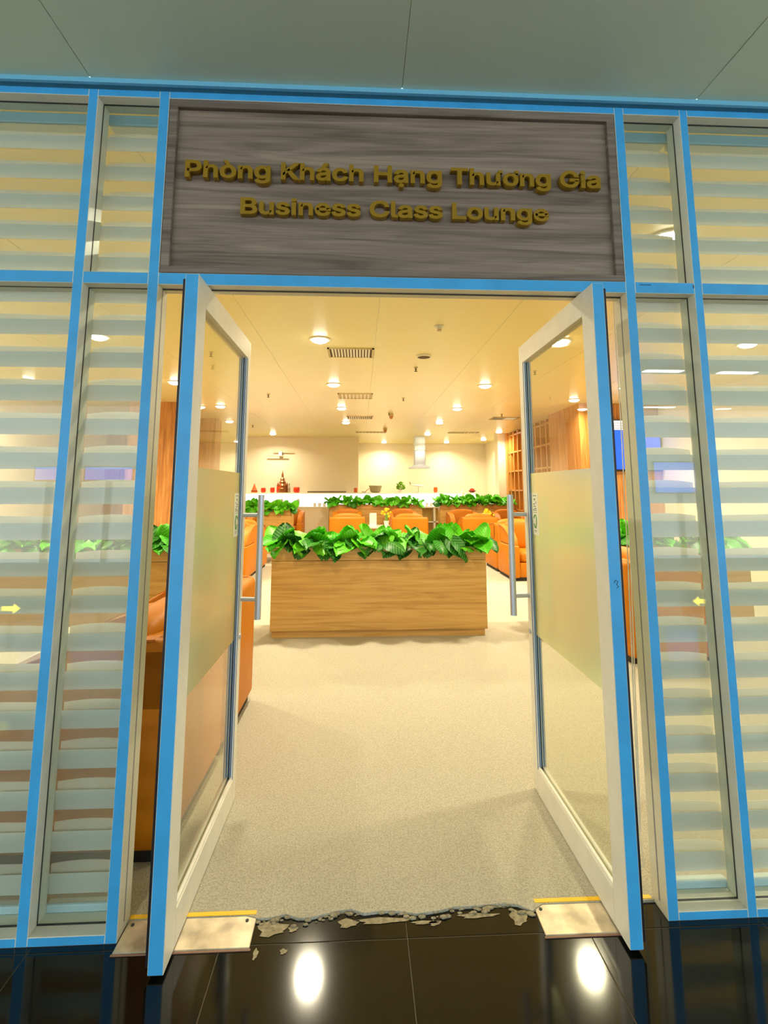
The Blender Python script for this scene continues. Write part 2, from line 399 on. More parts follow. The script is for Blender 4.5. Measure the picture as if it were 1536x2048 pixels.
tag(obj('trim_2', bx(bx(box(-6.2, 6.2, -.034, .1, 3.150, ZC, bev=.002, seg=1), -6.2, 6.2, -.034, -.020, 3.138, 3.152), -6.2, 6.2, .02, .1, 3.135, 3.151), LIPBLUE), 'pale blue strip where the partition meets the corridor ceiling', 'trim', kind='structure')
wl = ['wide glass bay at the far left with a blind behind', 'narrow glass bay just left of the doors', 'narrow glass bay just right of the doors', 'wide glass bay at the far right with a blind behind']
for i, (a, b) in enumerate(spans):
    wn = thing('window_%d' % (i + 1), wl[i], 'window', kind='structure')
    obj('pane', box(a, b, .046, .054, .028, ZT), GLASS, wn)
    obj('pane', box(a, b, .046, .054, ZT2, ZTOP), GLASS, wn)
# hand-written pen marks on the film of the right-hand frame
bm = bmesh.new()
for k in range(7):
    x = 1.075 + k * .007; tube([(x, -.0006, 2.331), (x + .004, -.0006, 2.333 + .002 * (k % 2)), (x + .007, -.0006, 2.331)], .0011, 4, bm)
bx(bm, 1.302, 1.3055, -.001, .0, 2.322, 2.336)
obj('pen_mark', bm, INK, part)

# ================================================================== SIGNBOARD
sg = thing('signboard', 'grey brown wooden signboard with raised gold lettering above the doors', 'sign', (0, 0, 0))
X0, X1, Z0, Z1 = P[2][1] + .002, P[3][0] - .002, ZT2 + .002, ZTOP - .001
FW = .034
obj('board', box(X0 + .01, X1 - .01, .022, .05, Z0 + .01, Z1 - .01), SIGNW, sg)
for nm, pr in (('frame_rail', (X0, X1, Z1 - FW, Z1)), ('frame_rail', (X0, X1, Z0, Z0 + FW * .8)), ('frame_stile', (X0, X0 + FW, Z0 + FW * .8, Z1 - FW)), ('frame_stile', (X1 - FW, X1, Z0 + FW * .8, Z1 - FW))):
    obj(nm, box(pr[0], pr[1], .001, .055, pr[2], pr[3], bev=.002, seg=1), SIGNF, sg)
font = None
try:
    font = bpy.data.fonts.load(os.path.join(bpy.utils.system_resource('DATAFILES'), 'fonts', 'Inter.woff2'))
except Exception:
    font = None
def text_mesh(st, size, extr, off, mats, bev=0.0):
    """one glyph or word as a mesh; overlapping strokes of a glyph are filled one by one"""
    cu = bpy.data.curves.new('t', 'FONT'); cu.body = st; cu.size = size
    if font: cu.font = font
    o = bpy.data.objects.new('t', cu); C.objects.link(o)
    dg = bpy.context.evaluated_depsgraph_get(); dg.update()
    src = o.evaluated_get(dg).to_curve(dg)
    sp = []
    for q in src.splines:
        pts = [(p.co.copy(), p.handle_left.copy(), p.handle_right.copy()) for p in q.bezier_points] if q.type == 'BEZIER' else [(p.co.to_3d(),) * 3 for p in q.points]
        if len(pts) < 3: continue
        xy = [p[0] for p in pts]; a = sum(u.x * v.y - v.x * u.y for u, v in zip(xy, xy[1:] + xy[:1])) / 2
        sp.append((a, pts))
    bpy.data.objects.remove(o); bpy.data.curves.remove(cu)
    sg0 = 1 if max(sp, key=lambda k: abs(k[0]))[0] > 0 else -1
    def bb(pts): return (min(p[0].x for p in pts), max(p[0].x for p in pts), min(p[0].y for p in pts), max(p[0].y for p in pts))
    bm = bmesh.new()
    for a, pts in sp:
        if a * sg0 < 0: continue
        b = bb(pts); grp = [pts]
        for a2, p2 in sp:
            if a2 * sg0 < 0:
                c = bb(p2)
                if c[0] >= b[0] and c[1] <= b[1] and c[2] >= b[2] and c[3] <= b[3]: grp.append(p2)
        cv = bpy.data.curves.new('g', 'CURVE'); cv.dimensions = '2D'; cv.fill_mode = 'BOTH'
        cv.extrude = extr; cv.offset = off; cv.bevel_depth = bev; cv.bevel_resolution = 1; cv.resolution_u = 4
        for g in grp:
            ns = cv.splines.new('BEZIER'); ns.bezier_points.add(len(g) - 1); ns.use_cyclic_u = True
            for bp, (p, l, r) in zip(ns.bezier_points, g):
                bp.handle_left_type = bp.handle_right_type = 'FREE'
                bp.co, bp.handle_left, bp.handle_right = p, l, r
        oo = bpy.data.objects.new('g', cv); C.objects.link(oo)
        dg = bpy.context.evaluated_depsgraph_get(); dg.update()
        me = bpy.data.meshes.new_from_object(oo.evaluated_get(dg)); bm.from_mesh(me)
        bpy.data.objects.remove(oo); bpy.data.curves.remove(cv); bpy.data.meshes.remove(me)
    me = bpy.data.meshes.new('letter'); bm.to_mesh(me); bm.free()
    for p in me.polygons: p.material_index = 0
    for k in mats: me.materials.append(k)
    return me
def xr(me):
    v = [p.co.x for p in me.vertices]; return min(v), max(v)
def line(s, x0, x1, zb, cap):
    size = cap / .727                      # cap height of the face is .727 of its size
    full = text_mesh(s, size, .0, .0, [GOLD]); fa, fb = xr(full)
    k = (x1 - x0) / (fb - fa)
    for i, ch in enumerate(s):
        if ch == ' ': continue
        pre = text_mesh(s[:i + 1], size, 0, 0, [GOLD]); pb = xr(pre)[1]
        b = xr(text_mesh(ch, size, 0, 0, [GOLD]))[1]
        me = text_mesh(ch, size, .014, size * .018, [GOLD], size * .006)
        me.transform(Matrix.Translation((-b, 0, 0)))
        o = obj('letter', me, None, sg, loc=(x0 + (pb - fa) * k, .006, zb), rot=(PI / 2, 0, 0))
        o.scale = (k, 1, 1)
line('Phòng Khách Hạng Thương Gia', -.784, .930, 2.754, .098)
line('Business Class Lounge', -.556, .702, 2.600, .094)

# ================================================================== DOORS
def door(idx, xin, xout, y0, y1, label):
    """xin = face toward the opening, xout = outer face; leaf stands open into the lounge"""
    s = 1 if xout > xin else -1
    zb, zt = .012, 2.285
    t = thing('door_%d' % idx, label, 'door', kind='structure')
    a, b = min(xin, xout), max(xin, xout)
    obj('heel_stile', box(a, b, y0, y0 + .1, zb, zt, bev=.002, seg=1, front=1), [CREAM, BLUE], t)
    obj('lock_stile', box(a, b, y1 - .058, y1, zb, zt, bev=.002, seg=1, front=1), [CREAM, BLUE_EDGE], t)
    obj('top_rail', box(a, b, y0 + .1, y1 - .058, 2.186, zt, bev=.001, seg=1), CREAM, t)
    obj('bottom_rail', box(a, b, y0 + .1, y1 - .058, zb, .125, bev=.001, seg=1), CREAM, t)
    bm = bmesh.new()
    for q in (0, 1):
        x = xin + s * (.004 + q * .021)
        bx(bm, x, x + s * .012, y0 + .1, y1 - .058, .125, .137 + q * .004, bev=.003, seg=2)
    for q in (0, 1):
        x = xin + s * (.004 + q * .021)
        bx(bm, x, x + s * .012, y1 - .07, y1 - .058, .137, 2.186, bev=.003, seg=2, front=1)
    obj('glazing_bead', bm, [WHITEGLOSS, BLUE_EDGE], t)
    gx = xin + s * .020
    obj('pane', box(gx, gx + s * .006, y0 + .1, y1 - .06, .13, 2.186), GLASSD, t)
    fb = bmesh.new(); fx_ = gx - s * .0008          # the film is one clinging sheet
    fb.faces.new([fb.verts.new(v) for v in ((fx_, y0 + .101, .76), (fx_, y1 - .061, .76), (fx_, y1 - .061, 1.58), (fx_, y0 + .101, 1.58))])
    obj('frosted_film', fb, FROST, t)
    obj('seal', box(xout, xout + s * .009, y0 + .004, y0 + .03, zb + .02, zt - .02), BLACK, t)
    for sd in (-1, 1):
        hx = (xin - s * .088) if sd < 0 else (xout + s * .088)
        fx = xin if sd < 0 else xout
        h = obj('handle', tube([(hx, y1 - .04, .852), (hx, y1 - .04, 1.468)], .0165, 16), STEEL, t, True)
        for z in (.948, 1.365): obj('standoff', tube([(fx, y1 - .03, z), (hx, y1 - .04, z)], .011, 12), STEEL, h, True)
    # lock cylinder
    obj('lock_cylinder', tube([(xin - s * .006, y1 - .03, .77), (xin + s * .01, y1 - .03, .77)], .013, 14), STEEL, t, True)
    # notice stuck on the glass: sideways grey writing above a green leaf-shaped mark
    ya, yb = y1 - .165, y1 - .075
    st = obj('notice', box(gx - s * .0022, gx - s * .0014, ya, yb, 1.265, 1.478), mat('notice_paper', (236, 238, 214), .6), t)
    bm = bmesh.new()
    g0, g1 = gx - s * .0026, gx - s * .0022
    for (u0, u1, z0, z1) in ((.25, .8, 1.462, 1.466), (.45, .65, 1.440, 1.450), (.3, .4, 1.424, 1.434), (.5, .75, 1.418, 1.424), (.35, .75, 1.408, 1.412), (.25, .6, 1.396, 1.401), (.25, .6, 1.388, 1.392), (.68, .8, 1.386, 1.395), (.2, .85, 1.378, 1.380), (.3, .75, 1.285, 1.288), (.35, .7, 1.279, 1.281)):
        bx(bm, g0, g1, ya + (yb - ya) * u0, ya + (yb - ya) * u1, z0, z1)
    obj('writing', bm, mat('grey_ink', (130, 134, 120), .7), st)
    bm = bmesh.new(); yc, zc = (ya + yb) / 2, 1.333
    pts = [(g0, yc + .018 * math.cos(q) + .003 * math.sin(2 * q), zc + .033 * math.sin(q)) for q in [.5 + 5.4 * k / 16 for k in range(17)]]
    tube(pts, .0035, 5, bm)
    obj('leaf_mark', bm, mat('green_ink', (110, 160, 80), .7), st)
    return t
dl = door(1, -.6671, -.716, -.1359, .774, 'left glass door leaf standing open, blue edge toward the corridor')
dr = door(2, .8159, .8617, -.1202, .794, 'right glass door leaf standing open, blue edge toward the corridor')
bm = bmesh.new()
tube([(.834, -.1207, 1.168), (.84, -.1207, 1.178), (.848, -.1207, 1.172), (.843, -.1207, 1.162), (.85, -.1207, 1.155), (.842, -.1207, 1.150)], .0012, 4, bm)
obj('pen_mark', bm, INK, dr)
# floor spring plates, tape
def spring(x0, x1, label):
    t = thing('floor_spring_plate', label, 'plate')
    obj('cover', box(x0, x1, -.042, .086, 0, .006, bev=.002, seg=1), PLATE, t)
    obj('rim', box(x0 - .004, x1 + .004, -.048, -.042, 0, .003), mat('rusty_rim', (150, 110, 84), .6), t)
    for x in (x0 + .02, x1 - .03):
        obj('screw', lathe([(.006, 0), (.006, .002), (0, .0025)], 10, (x, .065, .006)), GASKET, t)
spring(-.865, -.424, 'scuffed silver floor plate under the left door')
spring(.566, .87, 'scuffed silver floor plate under the right door')
tag(obj('floor_tape', box(-.866, -.428, .087, .104, .008, .0095), YELLOW), 'yellow tape strip on the carpet edge by the left door', 'tape')
tag(obj('floor_tape', box(.575, 1.01, .09, .107, .008, .0095), YELLOW), 'yellow tape strip on the carpet edge by the right door', 'tape')

# ================================================================== BLINDS
def blind(a, b, label, cord=False):
    t = thing('roller_blind', label, 'blind', (0, 0, 0), group='striped roller blinds behind the glass bays')
    a, b = a - .006, b + .006; W = b - a
    obj('cassette', box(a, b, .102, .165, 3.052, 3.103, bev=.006), mat('cassette_grey', (150, 176, 180), .4), t)
    PER = .1355
    def band(nm, h, y, sag):
        bm = bmesh.new(); n = 16; rows = []
        for z in (0, h):
            rows.append([bm.verts.new((W * i / n, 0, z + (sag * 4 * (i / n) * (1 - i / n) if z else 0))) for i in range(n + 1)])
        for i in range(n): bm.faces.new((rows[0][i], rows[0][i + 1], rows[1][i + 1], rows[1][i]))
        g = bmesh.ops.extrude_face_region(bm, geom=bm.faces[:])
        for v in [e for e in g['geom'] if isinstance(e, bmesh.types.BMVert)]: v.co.y += .0015
        return new_mesh(bm, nm, BAND)
    f = band('band', .064, 0, 0); r = band('band', .064, 0, .010)
    z = 3.0 - .003
    while z > .05:
        obj('band', f, None, t, loc=(a, .1025, z - .066))
        obj('band', r, None, t, loc=(a, .120, z - .066 + .021))
        z -= PER
    obj('sheer_cloth', box(a, b, .1115, .1122, .05, 3.06), SHEER, t)
    obj('bottom_rail', box(a, b, .1005, .135, .022, .052, bev=.006), mat('rail_pale', (196, 214, 220), .4), t)
    return t
bl = ['cream striped roller blind behind the far left glass bay', 'cream striped roller blind behind the narrow bay left of the doors',
      'cream striped roller blind behind the narrow bay right of the doors', 'cream striped roller blind behind the far right glass bay']
B = []
for (a, b), lab in zip(spans, bl): B.append(blind(a, b, lab))
# hanging pull cords inside, right of the right door
bm = bmesh.new()
for dx in (0, .011): tube([(1.045 + dx, .16, 3.05), (1.044 + dx, .16, 1.8), (1.037 + dx, .16, 1.2), (1.022 + dx * .6, .16, .52), (1.016 + dx * .4, .16, .2)], .0026, 5, bm)
tube([(1.016, .16, .2), (1.022, .165, .12), (1.03, .17, .07), (1.018, .17, .05), (1.008, .17, .06)], .0022, 5, bm)
obj('pull_cord', bm, WHITE, B[2])

# ================================================================== PLANTERS AND PLANTS
def leaf_mesh(seed, mt, cup, curl):
    """broad rounded quilted leaf: stalk at the origin, tip along +y"""
    rnd = random.Random(seed); bm = bmesh.new(); nx, ny = 8, 9; L, Wd = .25, .25
    g = []
    for j in range(ny + 1):
        t = j / ny; row = []
        wd = Wd / 2 * (math.sin(PI * (.06 + .93 * t ** .82)) ** .55)
        for i in range(nx + 1):
            u = -1 + 2 * i / nx
            x = u * wd; y = t * L - .05 * abs(u) ** 1.6 * (1 - t)
            z = cup * (u * u) * .05 - curl * t * t * .11 + .006 * math.cos(u * 10) * math.sin(t * 19) + (rnd.uniform(-.008, .008) if abs(u) > .9 else 0)
            row.append(bm.verts.new((x, y, z)))
        g.append(row)
    for j in range(ny):
        for i in range(nx): bm.faces.new((g[j][i], g[j][i + 1], g[j + 1][i + 1], g[j + 1][i]))
    ex = bmesh.ops.extrude_face_region(bm, geom=bm.faces[:])
    for v in [e for e in ex['geom'] if isinstance(e, bmesh.types.BMVert)]: v.co.z -= .0015
    tube([(0, -.09, -.0), (0, -.04, .004), (0, .02, .0)], [.005, .0045, .003], 5, bm)
    return new_mesh(bm, 'leaf', mt, True)
LM = [leaf_mesh(s, LEAF, c, k) for s, c, k in ((1, 1, .3), (2, .6, .8), (3, -.5, .5), (4, 1.2, .1))]
LD = [leaf_mesh(s, LEAFD, c, k) for s, c, k in ((5, .8, .6), (6, -.7, .8))]
def plant(seed, loc, label, group, size=1.0, n_up=5, n_low=6, pale=False):
    rnd = random.Random(seed)
    t = thing('leafy_plant', label, 'plant', loc, 0, group)
    obj('stem', lathe([(.03, -.1), (.028, 0), (.012, .07), (0, .09)], 8), STALK, t)
    def put(az, el, roll, h, x, y, me, s):
        o = obj('leaf', me, None, t)
        o.matrix_local = Matrix.Translation((x, y, h)) @ Matrix.Rotation(-az, 4, 'Z') @ Matrix.Rotation(el, 4, 'X') @ Matrix.Rotation(roll, 4, 'Y') @ Matrix.Diagonal((s, s, s, 1))
    for i in range(n_up):                      # upright crown, spread along the box
        fx = (i + .5) / n_up - .5
        az = fx * 2.4 + rnd.uniform(-.5, .5) + (PI if i % 3 == 1 else 0)
        put(az, rnd.uniform(.55, 1.25), rnd.uniform(-.5, .5), rnd.uniform(.0, .07) * size, fx * .26 * size, rnd.uniform(-.04, .10), rnd.choice(LM if rnd.random() < (.97 if pale else .85) else LD), size * rnd.uniform(.78, 1.02))
    for i in range(n_low):                     # leaves that hang over the front edge
        fx = (i + .5) / n_low - .5
        az = PI - fx * 1.5 + rnd.uniform(-.4, .4)
        put(az, rnd.uniform(-.7, .12), rnd.uniform(-.5, .5), rnd.uniform(.03, .08) * size, fx * .32 * size, rnd.uniform(-.13, -.02), rnd.choice(LM if rnd.random() < (.85 if pale else .5) else LD), size * rnd.uniform(.62, .85))
    return t
def planter(x0, x1, y, zt, label, lo=.07):
    t = thing('planter', label, 'planter', ((x0 + x1) / 2, y, 0), 0, 'oak planter boxes dividing the lounge')
    W = (x1 - x0) / 2; D = .42
    obj('plinth', box(-W + .015, W - .025, .02, D - .02, .008, lo), OAK, t)
    obj('front_panel', box(-W, W, 0, .02, lo + .006, zt - .138, bev=.0015, seg=1), OAK, t)
    obj('front_strip', box(-W + .006, W - .006, .001, .02, zt - .134, zt, bev=.0015, seg=1), OAK, t)
    obj('back_panel', box(-W, W, D - .02, D, lo, zt, bev=.0015, seg=1), OAK, t)
    for s in (-1, 1): obj('end_panel', box(s * W - s * .02, s * W, .02, D - .02, lo, zt), OAK, t)
    obj('soil', box(-W + .02, W - .02, .02, D - .02, zt - .14, zt - .05), SOIL, t)
    return t
def fill(x0, x1, y, zt, n, where, size, seed, low=6, up=5):
    for i in range(n):
        f = (i + .5) / n
        plant(seed + i, (x0 + (x1 - x0) * f, y + .17, zt - .02), 'bright green broad-leaved plant, %s in the %s planter' % (ordinal(i, n), where), 'leafy plants in the %s planter' % where, size, up, low, where.startswith('far'))
planter(-.968, 1.25, 3.449, .9, 'oak laminate planter box facing the open doors, front and centre')
fill(-1.0, 1.30, 3.40, .9, 7, 'front centre', 1.0, 40, 6, 6)
planter(-3.75, -1.5, 3.449, .9, 'oak laminate planter box behind the left door leaf')
fill(-3.75, -1.5, 3.40, .9, 6, 'front left', 1.0, 60, 5, 5)
planter(1.85, 4.1, 3.449, .9, 'oak laminate planter box behind the right door leaf')
fill(1.85, 4.1, 3.40, .9, 6, 'front right', 1.0, 75, 5, 5)
YF = 13.0
planter(-.95, 1.75, YF, 1.04, 'oak planter box in front of the middle of the bar')
fill(-1.0, 1.75, YF - .05, 1.07, 8, 'far centre', 1.0, 90, 5, 6)
planter(2.2, 4.3, YF - .5, 1.06, 'oak planter box at the far right end of the bar')
fill(2.1, 4.3, YF - .55, 1.10, 8, 'far right', 1.0, 105, 5, 6)
planter(-4.1, -1.75, 10.9, .98, 'oak planter box at the far left before the bar')
fill(-4.1, -1.7, 10.85, .99, 8, 'far left', 1.0, 120, 5, 6)

# ================================================================== ARMCHAIRS, TABLES
def armchair0():
    """club armchair: origin on the floor at its centre, faces -y"""
    t = thing('armchair', '', 'armchair')
    W, D = .82, .88; aw = .145
    obj('plinth', box(-W / 2 + .03, W / 2 - .03, -D / 2 + .03, D / 2 - .03, .008, .06), BLACKBASE, t)
    for s in (-1, 1):
        xa, xb = s * (W / 2 - aw), s * W / 2
        obj('arm', box(min(xa, xb), max(xa, xb), -D / 2, D / 2 - .02, .055, .57, bev=.03, seg=3), LEATHER, t, True)
        # wing: curved upper side that rises from the arm up to the back
        pr = [(-D / 2 + .06, .575)] + [(-D / 2 + .06 + (D - .16) * (1 - math.cos(q)) , .575 + .29 * math.sin(q)) for q in [PI / 2 * k / 8 for k in range(1, 9)]] + [(D / 2 - .03, .865), (D / 2 - .03, .575)]
        obj('wing', prism(pr, min(xa, xb) + .012, max(xa, xb) - .004, 'x', bev=.02), LEATHER, t, True)
        px = xb - s * .004
        obj('piping', tube([(px, p, q) for p, q in pr[:-2]], .007, 6), PIPING, t, True)
    obj('seat_base', box(-W / 2 + aw, W / 2 - aw, -D / 2 + .03, D / 2 - .2, .06, .29, bev=.015), LEATHER, t, True)
    obj('seat_cushion', cushion(W - 2 * aw + .01, D - .27, .19, .5), LEATHER, t, True, loc=(0, -.09, .28))
    obj('back', box(-W / 2 + .004, W / 2 - .004, D / 2 - .2, D / 2, .055, .865, bev=.045, seg=4), LEATHER, t, True)
    bc = obj('back_cushion', cushion(W - 2 * aw + .14, .2, .48, .2), LEATHER, t, True, loc=(0, D / 2 - .25, .45), rot=(-.1, 0, 0))
    return t
ac = armchair0()
GRP = 'orange leather armchairs of the lounge'
FACE_L, FACE_R, FRONT, AWAY = -PI / 2, PI / 2, 0, PI     # direction the seat looks
seats = [(-1.27, .745, FACE_L, 'orange leather armchair just inside, behind the left door jamb'),
         (-1.27, 1.57, FACE_L, 'orange leather armchair half hidden behind the left door leaf'),
         (2.69, 2.93, FACE_R, 'orange leather armchair seen through the gap right of the right door'),
         (2.82, 6.9, FRONT, 'orange leather armchair facing the doors, beside the right handle'),
         (2.82, 7.85, AWAY, 'orange leather armchair back to back behind the right-handle armchair'),
         (-2.30, 6.98, FRONT, 'orange leather armchair facing the doors, beside the left handle'),
         (-2.28, 7.90, AWAY, 'orange leather armchair back to back behind the left-handle armchair'),
         (-.35, 10.1, AWAY, 'orange leather armchair, back to us, left of two behind the front planter'),
         (1.05, 9.9, AWAY, 'orange leather armchair, back to us, right of two behind the front planter'),
         (-.42, 12.35, FRONT, 'orange leather armchair below the left end of the far centre planter'),
         (1.12, 12.35, FRONT, 'orange leather armchair below the right end of the far centre planter'),
         (2.62, 9.85, AWAY, 'orange leather armchair, back to us, left of the right handle'),
         (2.72, 11.85, FRONT, 'orange leather armchair below the left end of the far right planter'),
         (3.95, 11.85, FRONT, 'orange leather armchair below the right end of the far right planter'),
         (-2.95, 10.2, FRONT, 'orange leather armchair in front of the far left planter'),
         (-2.05, 12.6, FRONT, 'orange leather armchair between far left planter and bar')]
for i, (x, y, rz, lab) in enumerate(seats):
    if i == 0:
        ac.location = (x, y, 0); ac.rotation_euler = (0, 0, rz); ac['label'] = lab; ac['group'] = GRP
    else: dup(ac, (x, y, 0), rz, lab, GRP)
def table0():
    t = thing('coffee_table', '', 'table')
    obj('table_top', box(-.4, .4, -.4, .4, .52, .56, bev=.006), WHITEGLOSS, t)
    for sx in (-1, 1):
        for sy in (-1, 1): obj('leg', box(sx * .34 - .025, sx * .34 + .025, sy * .34 - .025, sy * .34 + .025, .008, .52), OAKV, t)
    obj('shelf', box(-.34, .34, -.34, .34, .2, .22), OAK, t)
    return t
tb = table0()
tabs = [(-2.32, 1.4, 'white topped low table behind the left blinds'), (.32, 11.25, 'white topped low table with napkins between the centre armchairs'),
        (3.3, 10.85, 'white topped low table with yellow flowers, far right group'), (-2.15, 9.0, 'white topped low table in the left group'),
        (3.45, 8.75, 'white topped low table behind the right-handle armchairs')]
for i, (x, y, lab) in enumerate(tabs):
    if i == 0: tb.location = (x, y, 0); tb['label'] = lab; tb['group'] = 'white low tables'
    else: dup(tb, (x, y, 0), 0, lab, 'white low tables')
for x, y, lab in ((.62, 11.35, 'small pot of yellow flowers on the centre table'), (3.15, 10.95, 'small pot of yellow flowers on the far right table')):
    t = thing('flower_pot', lab, 'flowers', (x, y, .56))
    obj('pot', lathe([(.05, 0), (.07, .12), (.06, .12), (.05, .1)], 14), WHITE, t)
    bm = bmesh.new(); rnd = random.Random(int(x * 10))
    for k in range(22):
        a, r = rnd.uniform(0, 2 * PI), rnd.uniform(0, .16)
        q = bmesh.new(); bmesh.ops.create_icosphere(q, subdivisions=1, radius=.032)
        merge(bm, q, Matrix.Translation((r * math.cos(a), r * math.sin(a), .26 + .14 * (1 - (r / .16) ** 2) + rnd.uniform(-.03, .03))))
    tag(obj('blossoms', bm, FLOWER, t), kind='stuff')
    obj('stalks', tube([(0, 0, .1), (0, 0, .3)], .04, 8), STALK, t)
t = thing('napkin_box', 'small white napkin box on the centre table', 'box', (.27, 11.2, .56))
obj('case', box(-.09, .09, -.06, .06, 0, .3, bev=.005), WHITE, t); obj('napkin', box(-.08, .08, -.012, .012, .3, .325, bev=.004), WHITEGLOSS, t)

# ================================================================== BAR
YB = 13.95
br = thing('bar_counter', 'long beige serving counter below the glowing white ledge', 'counter', (0, 0, 0))
obj('carcass', box(-5.6, 3.6, YB, YB + .35, .008, .90), BEIGED, br)
obj('counter_top', box(-5.65, 3.65, YB - .28, YB + .36, .93, .965, bev=.005), WHITEGLOSS, br)
for k, (a, b) in enumerate(((-5.6, -4.4), (-4.4, -3.2), (-3.2, -2.0), (-1.0, .2), (.2, 1.35))):
    obj('cabinet_door', box(a + .005, b - .005, YB - .25, YB, .08, .93, bev=.003, seg=1), BEIGE, br)
obj('open_shelf', bx(bx(bx(box(1.35, 3.6, YB - .25, YB, .48, .51), 1.35, 1.38, YB - .25, YB, .06, .93), 2.18, 2.24, YB - .25, YB, .06, .93), 3.57, 3.6, YB - .25, YB, .06, .93), WHITE, br)
obj('end_pier', box(-2.0, -1.0, YB - .27, YB, .06, .93), WALLM, br)
lg = thing('lit_ledge', 'raised white ledge with a glowing front along the bar', 'ledge')
obj('glow_panel', box(-5.6, 3.6, YB + .2, YB + .22, .97, 1.33), emis('ledge_light', (1, .96, .86), 1.5), lg)
obj('top_slab', box(-5.65, 3.65, YB + .10, YB + .48, 1.335, 1.375, bev=.005), WHITEGLOSS, lg)
obj('back_rail', box(-5.6, 3.6, YB + .23, YB + .46, .97, 1.335), WHITE, lg)
rnd = random.Random(3)
gl = [(-2.45, 'tall'), (-1.95, 'tall'), (-1.45, 'short'), (-1.3, 'short'), (-1.15, 'short'), (-.85, 'short'), (2.0, 'short'), (2.15, 'short'), (2.3, 'short'), (2.5, 'tall'), (2.75, 'tall'), (2.95, 'short')]
CLEARW = mat('pale_glassware', (206, 204, 200), .15)
for i, (x, kd) in enumerate(gl):
    h = .2 if kd == 'tall' else .1
    t = thing('glass_jar' if kd == 'tall' else 'cup', '%s pale glass vessel on the lit counter, number %s along it from the left' % (kd, ('one', 'two', 'three', 'four', 'five', 'six', 'seven', 'eight', 'nine', 'ten', 'eleven', 'twelve')[i]), 'glassware', (x, YB - .05, .965), 0, 'glassware in the glow of the ledge')
    obj('bowl', lathe([(.04, 0), (.055, h * .2), (.055, h), (.048, h), (.045, h * .25)], 14), CLEARW, t, True)
    if kd == 'tall': obj('lid', lathe([(.057, h), (.057, h + .02), (.012, h + .03), (.012, h + .05), (0, h + .05)], 14), CLEARW, t, True)
    else: obj('handle', tube([(.05, 0, .08), (.08, 0, .07), (.08, 0, .04), (.052, 0, .03)], .006, 6), CLEARW, t, True)
# ornaments on the ledge
YL, ZL = YB + .28, 1.375
def cup(x, w, h, mt, label):
    t = thing('candle_glass', label, 'candle holder', (x, YL, ZL), 0, 'coloured candle glasses along the ledge')
    obj('glass', lathe([(w * .7, 0), (w, h * .25), (w, h * .8), (w * .85, h), (w * .75, h), (w * .8, h * .4)], 16), mt, t, True)
    obj('candle', lathe([(w * .6, h * .3), (w * .6, h * .6), (0, h * .62)], 12), WHITE, t, True)
for x, w, h, mt, lab in ((-3.08, .075, .15, RED, 'red candle glass left of the bronze spire, outer one'), (-2.8, .07, .16, RED, 'red candle glass left of the bronze spire, inner one'),
                         (-2.05, .1, .17, RED, 'large red candle glass right of the bronze spire'), (-.2, .055, .15, AMBER, 'amber candle glass beside the grey basket'),
                         (2.33, .065, .17, AMBER, 'amber candle glass right of the model aeroplane'), (-2.6, .07, .2, RED, 'red candle glass right against the spire base')):
    cup(x, w, h, mt, lab)
t = thing('spire_ornament', 'tall stepped bronze spire ornament on the bar ledge', 'ornament', (-2.5, YL + .03, ZL))
obj('tower', lathe([(.14, 0), (.15, .12), (.11, .16), (.13, .22), (.09, .28), (.1, .33), (.06, .38), (.07, .42), (.035, .48), (.035, .56), (.008, .66), (0, .72)], 10), BRONZE, t)
for k in range(7):
    a = 2 * PI * k / 7; obj('turret', lathe([(.03, 0), (.03, .2), (.04, .22), (0, .32)], 8, (.15 * math.cos(a), .1 * math.sin(a), 0)), AMBER if k % 2 else BRONZE, t)
t = thing('cone_ornament', 'small amber cone ornament at the left end of the ledge', 'ornament', (-3.36, YL, ZL))
obj('cone', lathe([(.1, 0), (.1, .05), (.05, .16), (.02, .24), (0, .3)], 14), AMBER, t); obj('band', lathe([(.102, .04), (.102, .07), (.09, .07)], 14), BRONZE, t)
t = thing('slim_bottle', 'slim grey bottle between spire and large red candle glass', 'bottle', (-2.28, YL, ZL))
obj('body', lathe([(.035, 0), (.035, .13), (.012, .18), (.012, .26), (0, .26)], 12), GREYBASKET, t); obj('cap', lathe([(.014, .25), (.014, .28), (0, .28)], 10), GASKET, t)
t = thing('serving_tray', 'long dark tray lying on the ledge at the wall corner', 'tray', (-1.1, YL, ZL))
obj('plate', box(-.6, .6, -.12, .12, 0, .02, bev=.004), mat('dark_tray', (120, 100, 70), .5), t); obj('rim', bx(box(-.6, .6, -.12, -.105, .02, .045), -.6, .6, .105, .12, .02, .045), mat('dark_tray_rim', (110, 92, 64), .5), t)
t = thing('basket', 'grey woven bread basket on the ledge', 'basket', (.42, YL, ZL))
obj('body', lathe([(.1, 0), (.16, .03), (.2, .2), (.19, .2), (.15, .05)], 20), GREYBASKET, t); obj('rim', lathe([(.205, .19), (.21, .205), (.2, .22), (.188, .205)], 20), GREYBASKET, t)
t = thing('serving_scoop', 'small pink handled scoop left of the basket', 'scoop', (.06, YL, ZL))
obj('bowl', lathe([(.05, 0), (.08, .05), (.075, .05), (.045, .01)], 12), WHITE, t); obj('handle', tube([(.06, 0, .05), (.16, 0, .13)], .012, 6), mat('pink_handle', (220, 140, 120), .5), t)
t = thing('potted_topiary', 'round leafy green plant in a small pot on the ledge', 'plant', (1.22, YL, ZL))
obj('pot', lathe([(.06, 0), (.08, .1), (.07, .1)], 14), WHITE, t)
bm = bmesh.new(); rnd = random.Random(5)
